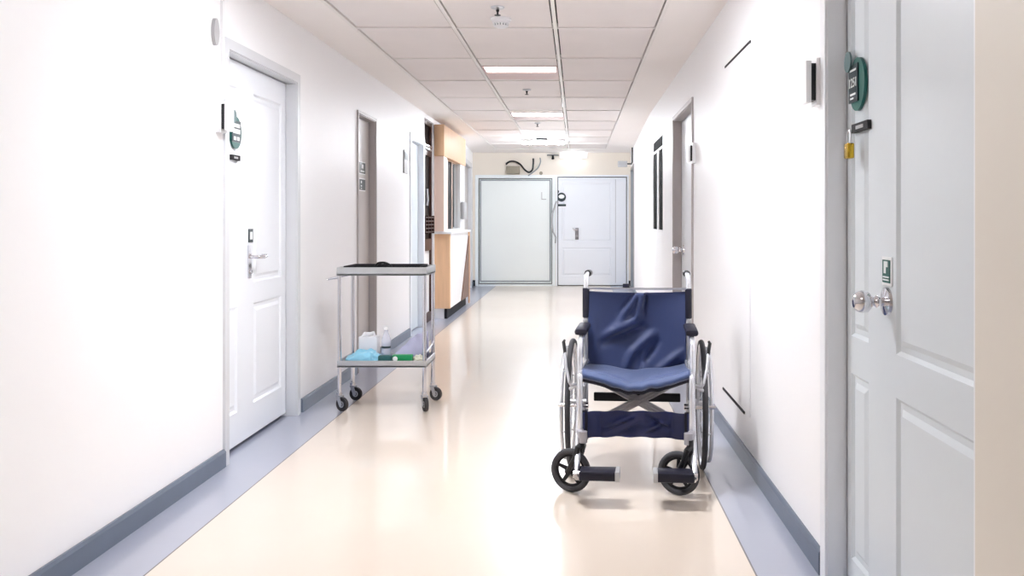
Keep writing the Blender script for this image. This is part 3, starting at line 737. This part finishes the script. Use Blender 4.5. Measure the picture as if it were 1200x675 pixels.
# X brace, two flat bars each a pair of rails
w = MB()
for s in (-1, 1):
    for dy in (0, .03):
        pass
    a = Vector((-s*.225, -.10+.022*s, .445)); b = Vector((s*.225, -.10+.022*s, .205))
    for off in (-.012, .012):
        w2 = a-b; nrm = Vector((w2.z, 0, -w2.x)).normalized()*off
        w.tube([a+nrm, b+nrm], .0085, 8)
    w.tube([a*.985+b*.015, (a+b)/2, b*.985+a*.015], .009, 8)
w.lathe([(0, -.05), (.014, -.048), (.014, .05), (0, .052)], c=(0, -.10, .325), axis='Y', seg=14)
w.build('cross_brace', 'brace', wc)
w = MB(); w.box(-.205, .205, .075, .095, .285, .325, .004); w.build('rear_strap', 'blackm', wc)
def calf(i, j):
    u = -.238+.476*i; v = j
    z = .322-.112*v
    y = -.335+.028*(1-(u/.238)**2)-.03*(abs(u)/.238)**6
    y -= 1.5*fold(u, v*.11, (-.13, .07), (-.02, .02), .009, .020)+fold(u, v*.11, (.02, .09), (.13, .04), .009, .021)+fold(u, v*.11, (-.08, .10), (.03, .05), .008, -.016)
    y -= 1.4*fold(u, v*.11, (.05, .02), (.14, .07), .007, -.015)+fold(u, v*.11, (-.155, .0), (-.155, .11), .005, -.010)+fold(u, v*.11, (.155, .0), (.155, .11), .005, -.010)
    return Vector((u, y, z+.002*math.sin(u*60)))
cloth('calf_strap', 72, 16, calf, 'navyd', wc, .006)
for s in (-1, 1):
    w = MB(); w.tube([(s*.243, -.285, .205), (s*.243, -.315, .325)], .017, 12) if False else w.box(s*.228-.022, s*.228+.022, -.352, -.318, .208, .326, .008); w.build('strap_loop', 'navys', wc)

# rear wheels
for s in (-1, 1):
    w = MB(); R = .272; X = s*.300
    w.tube([(X, R*math.cos(t), .295+R*math.sin(t)) for t in [2*PI*k/48 for k in range(48)]], .009, 10, closed=True)
    for k in range(28):
        t = 2*PI*k/28; hx = X+(.022 if k % 2 else -.022)
        w.tube([(hx, .018*math.cos(t+.6), .295+.018*math.sin(t+.6)), (X, R*math.cos(t), .295+R*math.sin(t))], .0012, 5)
    rim = w.build('rear_wheel', 'steel', wc)
    w = MB(); w.tube([(X, .283*math.cos(t), .295+.283*math.sin(t)) for t in [2*PI*k/64 for k in range(64)]], .0125, 12, closed=True); w.build('tyre', 'rubber', rim)
    w = MB(); w.lathe([(0, -.034), (.012, -.034), (.024, -.026), (.014, -.018), (.014, .018), (.024, .026), (.012, .034), (0, .034)], c=(X, 0, .295), axis='X', seg=20); w.build('hub', 'steel', rim)
    w = MB(); X2 = s*.329; R2 = .255
    w.tube([(X2, R2*math.cos(t), .295+R2*math.sin(t)) for t in [2*PI*k/48 for k in range(48)]], .009, 10, closed=True)
    for k in range(6):
        t = 2*PI*(k+.3)/6; w.tube([(X2, R2*math.cos(t), .295+R2*math.sin(t)), (X+s*.004, .272*math.cos(t), .295+.272*math.sin(t))], .004, 6)
    w.build('hand_rim', 'white_enamel', rim)

# front casters : swivelled so the wheels show nearly face-on
def caster(cx, cy, ang, s):
    cr = .092
    fk = MB()
    # fork in local caster frame: x = rolling direction (trail), y = axle
    Rm = Matrix.Translation((cx, cy, 0)) @ Matrix.Rotation(ang, 4, 'Z')
    def T(p): return Rm @ Vector(p)
    fk.tube([T((0, 0, .175)), T((0, 0, .235))], .014, 12)
    for sy in (-1, 1):
        fk.tube([T((0, 0, .205)), T((.004, sy*.026, .198)), T((.018, sy*.030, .15)), T((.050, sy*.030, cr))], [.013, .013, .012, .011], 10)
    fk.tube([T((.05, -.034, cr)), T((.05, .034, cr))], .008, 10)
    f = fk.build('caster_fork', 'black', wc)
    w = MB(); L = Matrix.Translation((cx, cy, 0)) @ Matrix.Rotation(ang, 4, 'Z') @ Matrix.Translation((.05, 0, cr))
    w.tube([L @ Vector((.079*math.cos(t), 0, .079*math.sin(t))) for t in [2*PI*k/40 for k in range(40)]], .013, 12, closed=True); w.build('caster_tyre', 'rubber', f)
    w = MB(); w.tube([L @ Vector((.063*math.cos(t), 0, .063*math.sin(t))) for t in [2*PI*k/40 for k in range(40)]], .006, 10, closed=True)
    for k in range(5):
        t = 2*PI*(k+.25)/5; w.tube([L @ Vector((.012*math.cos(t), 0, .012*math.sin(t))), L @ Vector((.064*math.cos(t), 0, .064*math.sin(t)))], [.010, .007], 8)
    w.tube([L @ Vector((0, -.022, 0)), L @ Vector((0, .022, 0))], .018, 16); w.build('caster_rim', 'blackm', f)
caster(-.226, -.435, math.radians(180-21), -1)
caster(.226, -.445, math.radians(180-21), 1)
for s in (-1, 1):
    w = MB(); w.tube([(s*.236, -.385, .25), (s*.222, -.44, .232)], .016, 12); w.tube([(s*.219, -.44, .215), (s*.219, -.44, .262)], .018, 12); w.build('caster_housing', 'brace', wc)
# footplates
for s in (-1, 1):
    mt = Matrix.Translation((s*.150+.006, -.555, .118)) @ Matrix.Rotation(math.radians(-5), 4, 'X')
    w = MB(); w.box(-.080, .080, -.062, .065, -.018, .018, .006, mtx=mt); fp = w.build('footplate', 'navys', wc)
    w = MB(); w.box(s*-.074-.009, s*-.074+.009, -.067, .060, -.0185, .0205, .003, mtx=mt); w.build('footplate_edge', 'greyp', fp)
    w = MB(); w.tube([(s*.240, -.495, .14), (s*.240, -.54, .105), (s*.234, -.575, .108)], .013, 10); w.tube([(s*.222, -.545, .112), (s*.252, -.545, .112)], .016, 12); w.build('footplate_hinge', 'chrome', wc)

# ------------------------------------------------------------------ steel service cart
CXL, CXR, CYF, CYB = -1.425, -.915, 5.38, 5.70
ct = thing('service_cart', 'two-shelf stainless steel cart on casters by the left wall', 'cart', ((CXL+CXR)/2, (CYF+CYB)/2, 0))
def tray(name, z0, z1, e=.012):
    w = MB()
    x0, x1, y0, y1 = CXL-e, CXR+e, CYF-e, CYB+e
    w.slab(x0, x1, y0, y1, [], lambda a, b, d: Vector((a, b, z0+d)), .01)
    for a, b, c, d in ((x0, x1, y0, y0+.008), (x0, x1, y1-.008, y1), (x0, x0+.008, y0+.0081, y1-.0081), (x1-.008, x1, y0+.0081, y1-.0081)):
        w.box(a, b, c, d, z0+.0002, z1, .002)
    return w.build(name, 'shelf', ct, world=True, smooth=False)
tray('top_shelf', .812, .862, .014)
tray('lower_shelf', .262, .302, .012)
for x in (CXL, CXR):
    for y in (CYF, CYB):
        w = MB(); w.tube([(x, y, .095), (x, y, .830)], .0115, 14); w.lathe([(0, -.02), (.016, -.02), (.016, 0), (0, .002)], c=(x, y, .112)); w.build('leg', 'chrome', ct, world=True)
for (x, y, ang) in ((CXL, CYF, .5), (CXR, CYF, 1.15), (CXL, CYB, .3), (CXR, CYB, .45)):
    Rm = Matrix.Translation((x, y, 0)) @ Matrix.Rotation(-ang, 4, 'Z')
    w = MB()
    for sy in (-1, 1):
        w.prism([(-.012, .092), (.016, .092), (.034, .040), (.022, .030), (.012, .036)], sy*.016, sy*.0185, lambda a, b, d, R_=Rm: R_ @ Vector((a, d, b)))
    w.prism([(-.013, .088), (.018, .088), (.018, .095), (-.013, .095)], -.0185, .0185, lambda a, b, d, R_=Rm: R_ @ Vector((a, d, b)))
    cb = w.build('caster_bracket', 'steel', ct, world=True, smooth=False)
    Lm = Rm @ Matrix.Translation((.022, 0, .0425))
    w = MB(); w.lathe([(0, -.012), (.012, -.012), (.014, -.009), (.030, -.009), (.033, -.012), (.040, -.011), (.0425, 0), (.040, .011), (.033, .012), (.030, .009), (.014, .009), (.012, .012), (0, .012)], axis='Y', seg=28, mtx=Lm)
    w.build('caster_wheel', 'rubberd', cb, world=True)
    w = MB(); w.lathe([(0, -.020), (.007, -.020), (.007, .020), (0, .020)], axis='Y', seg=12, mtx=Lm); w.lathe([(0, -.0125), (.020, -.0105), (.020, .0105), (0, .0125)], axis='Y', seg=20, mtx=Lm); w.build('caster_hub', 'steel', cb, world=True)
w = MB(); w.tube(smooth_path([(CXL-.01, CYF+.03, .800), (CXL-.07, CYF+.03, .790), (CXL-.082, CYF+.05, .788), (CXL-.082, CYB-.05, .788), (CXL-.07, CYB-.03, .790), (CXL-.01, CYB-.03, .800)]), .0065, 10); w.build('push_handle', 'chrome', ct, world=True)
# rear lip guard wire
w = MB(); w.tube([(CXR+.004, CYF, .36), (CXR+.004, CYF+.05, .345), (CXR+.004, CYB-.05, .365), (CXR+.004, CYB, .38)], .005, 8); w.build('guard_wire', 'steel', ct, world=True)

# things on the cart
zt = .8635
w = MB(); w.slab(CXL+.02, CXR-.03, CYF+.015, CYB-.02, [], lambda a, b, d: Vector((a, b, .824+d)), .004)
for a, b, c, d in ((CXL+.02, CXR-.03, CYF+.015, CYF+.02), (CXL+.02, CXR-.03, CYB-.025, CYB-.02), (CXL+.02, CXL+.025, CYF+.0201, CYB-.0251), (CXR-.035, CXR-.03, CYF+.0201, CYB-.0251)):
    w.box(a, b, c, d, .8241, .868)
o = centre(w.build('black_tray', 'blackm', smooth=False)); tag(o, 'shallow black tray lying on the top shelf of the cart', 'tray')
w = MB(); w.tube(smooth_path([(-1.28, 5.50, .836), (-1.24, 5.47, .850), (-1.22, 5.45, .872), (-1.205, 5.45, .884), (-1.17, 5.45, .886), (-1.14, 5.46, .872), (-1.12, 5.48, .850), (-1.10, 5.5, .836)]), .007, 8)
o = centre(w.build('black_hose', 'black')); tag(o, 'short black hose arching above the top shelf of the cart', 'hose')
zs = .2725
# crumpled pale blue bag
bm = bmesh.new(); bmesh.ops.create_icosphere(bm, subdivisions=5, radius=1)
from mathutils import noise as mn
for v in bm.verts:
    p = v.co.copy(); n = mn.noise(p*2.1)*.35+abs(mn.noise(p*5))*.18
    hgt = .052 if p.x > .0 else .052+.02*p.x
    q = Vector((p.x*.108, p.y*.085, max(-.0, p.z+.35)*hgt*1.15))*(1+n*.55)
    v.co = Vector((max(-1.405, -1.312+q.x), max(5.397, 5.475+q.y), zs+.001+max(0, q.z)))
me = bpy.data.meshes.new('plastic_bag'); bm.to_mesh(me); bm.free(); me.materials.append(M['bluebag']); me.polygons.foreach_set('use_smooth', [True]*len(me.polygons))
o = bpy.data.objects.new('plastic_bag', me); COL.objects.link(o); centre(o); tag(o, 'crumpled pale blue plastic bag on the lower shelf of the cart', 'plastic bag')
# white carton behind
o = thing('carton', 'small white carton with a blue base on the lower shelf', 'box', (-1.302, 5.62, zs))
w = MB(); w.box(-1.36, -1.245, 5.585, 5.675, zs+.03, zs+.145, .004); w.build('carton_body', 'paper', o, world=True)
w = MB(); w.box(-1.361, -1.244, 5.584, 5.676, zs, zs+.0299, .002); w.build('carton_base', 'paleblue', o, world=True)
w = MB(); w.tube([(-1.345, 5.60, zs+.145), (-1.33, 5.62, zs+.162), (-1.30, 5.62, zs+.156), (-1.275, 5.62, zs+.166), (-1.26, 5.61, zs+.145)], [.004, .012, .014, .012, .004], 8); w.build('tissue', 'paper', o, world=True)
# bottle
bx_, by_ = -1.175, 5.52
o = thing('water_bottle', 'clear plastic bottle standing in the middle of the lower shelf', 'bottle', (bx_, by_, zs))
w = MB(); w.lathe([(0, 0), (.026, .001), (.029, .008), (.028, .03), (.029, .07), (.029, .125), (.027, .145), (.018, .172), (.0125, .185), (.0125, .198), (0, .198)], c=(bx_, by_, zs)); w.build('bottle_body', 'bottle', o, world=True)
w = MB(); w.lathe([(0, .198), (.0145, .198), (.0145, .215), (.012, .218), (0, .218)], c=(bx_, by_, zs)); w.build('cap', 'whitep', o, world=True)
w = MB(); w.lathe([(.0292, .085), (.0298, .086), (.0298, .097), (.0292, .098)], c=(bx_, by_, zs)); w.build('label_band', 'greend', o, world=True)
# green box with white disc
o = thing('green_packet', 'bright green packet with a white disc at the front of the lower shelf', 'box', (-1.06, 5.43, zs))
w = MB(); w.box(-1.115, -.995, 5.405, 5.455, zs, zs+.058, .006); w.build('packet_body', 'greenbox', o, world=True)
w = MB(); w.lathe([(0, -.002), (.015, -.002), (.015, 0), (0, 0)], c=(-1.096, 5.4045, zs+.036), axis='Y', seg=24); w.build('packet_disc', 'signw', o, world=True)
w = MB(); w.box(-1.20, -1.120, 5.40, 5.45, zs, zs+.055, .008, mtx=Matrix.Identity(4)); o = centre(w.build('teal_packet', 'tealbox')); tag(o, 'dark teal packet between the blue bag and the green packet', 'packet')
# lilac film bundle at the back right
def film(i, j):
    x = -1.135+.20*i; y = 5.56+.11*j
    e = math.sin(PI*j)**.6*min(1, .35+1.1*i)
    return Vector((x, y, zs+.004+e*(.115+.05*i)+.006*math.sin(22*i+9*j)*e+.004*math.sin(40*j+6*i)*e))
c_ = cloth('plastic_sheet', 36, 24, film, 'clearbag', None, .002)
tag(c_, 'heap of clear lilac plastic film behind the green packet', 'plastic film')
bm = bmesh.new(); bmesh.ops.create_icosphere(bm, subdivisions=4, radius=1)
for v in bm.verts:
    p = v.co.copy(); q = Vector((p.x*.036, p.y*.030, (p.z+1)*.027))*(1+.25*mn.noise(p*3)); v.co = Vector((-.955, 5.435, zs))+q
me = bpy.data.meshes.new('folded_cloth'); bm.to_mesh(me); bm.free(); me.materials.append(M['cream']); me.polygons.foreach_set('use_smooth', [True]*len(me.polygons))
o = bpy.data.objects.new('folded_cloth', me); COL.objects.link(o); tag(centre(o), 'cream wad of cloth at the right end of the lower shelf', 'cloth')

# ------------------------------------------------------------------ light / view
wd = bpy.data.worlds.new('world'); S.world = wd; wd.use_nodes = True
wd.node_tree.nodes['Background'].inputs[0].default_value = (.9, .94, 1, 1); wd.node_tree.nodes['Background'].inputs[1].default_value = .3
vs = S.view_settings
S.display_settings.display_device = 'sRGB'
vs.view_transform = 'Standard'; vs.look = 'None'; vs.gamma = 1; vs.use_curve_mapping = False
vs.exposure = 0.08
S.cycles.max_bounces = 10; S.cycles.diffuse_bounces = 6; S.cycles.transparent_max_bounces = 12
S.cycles.caustics_reflective = False; S.cycles.caustics_refractive = False
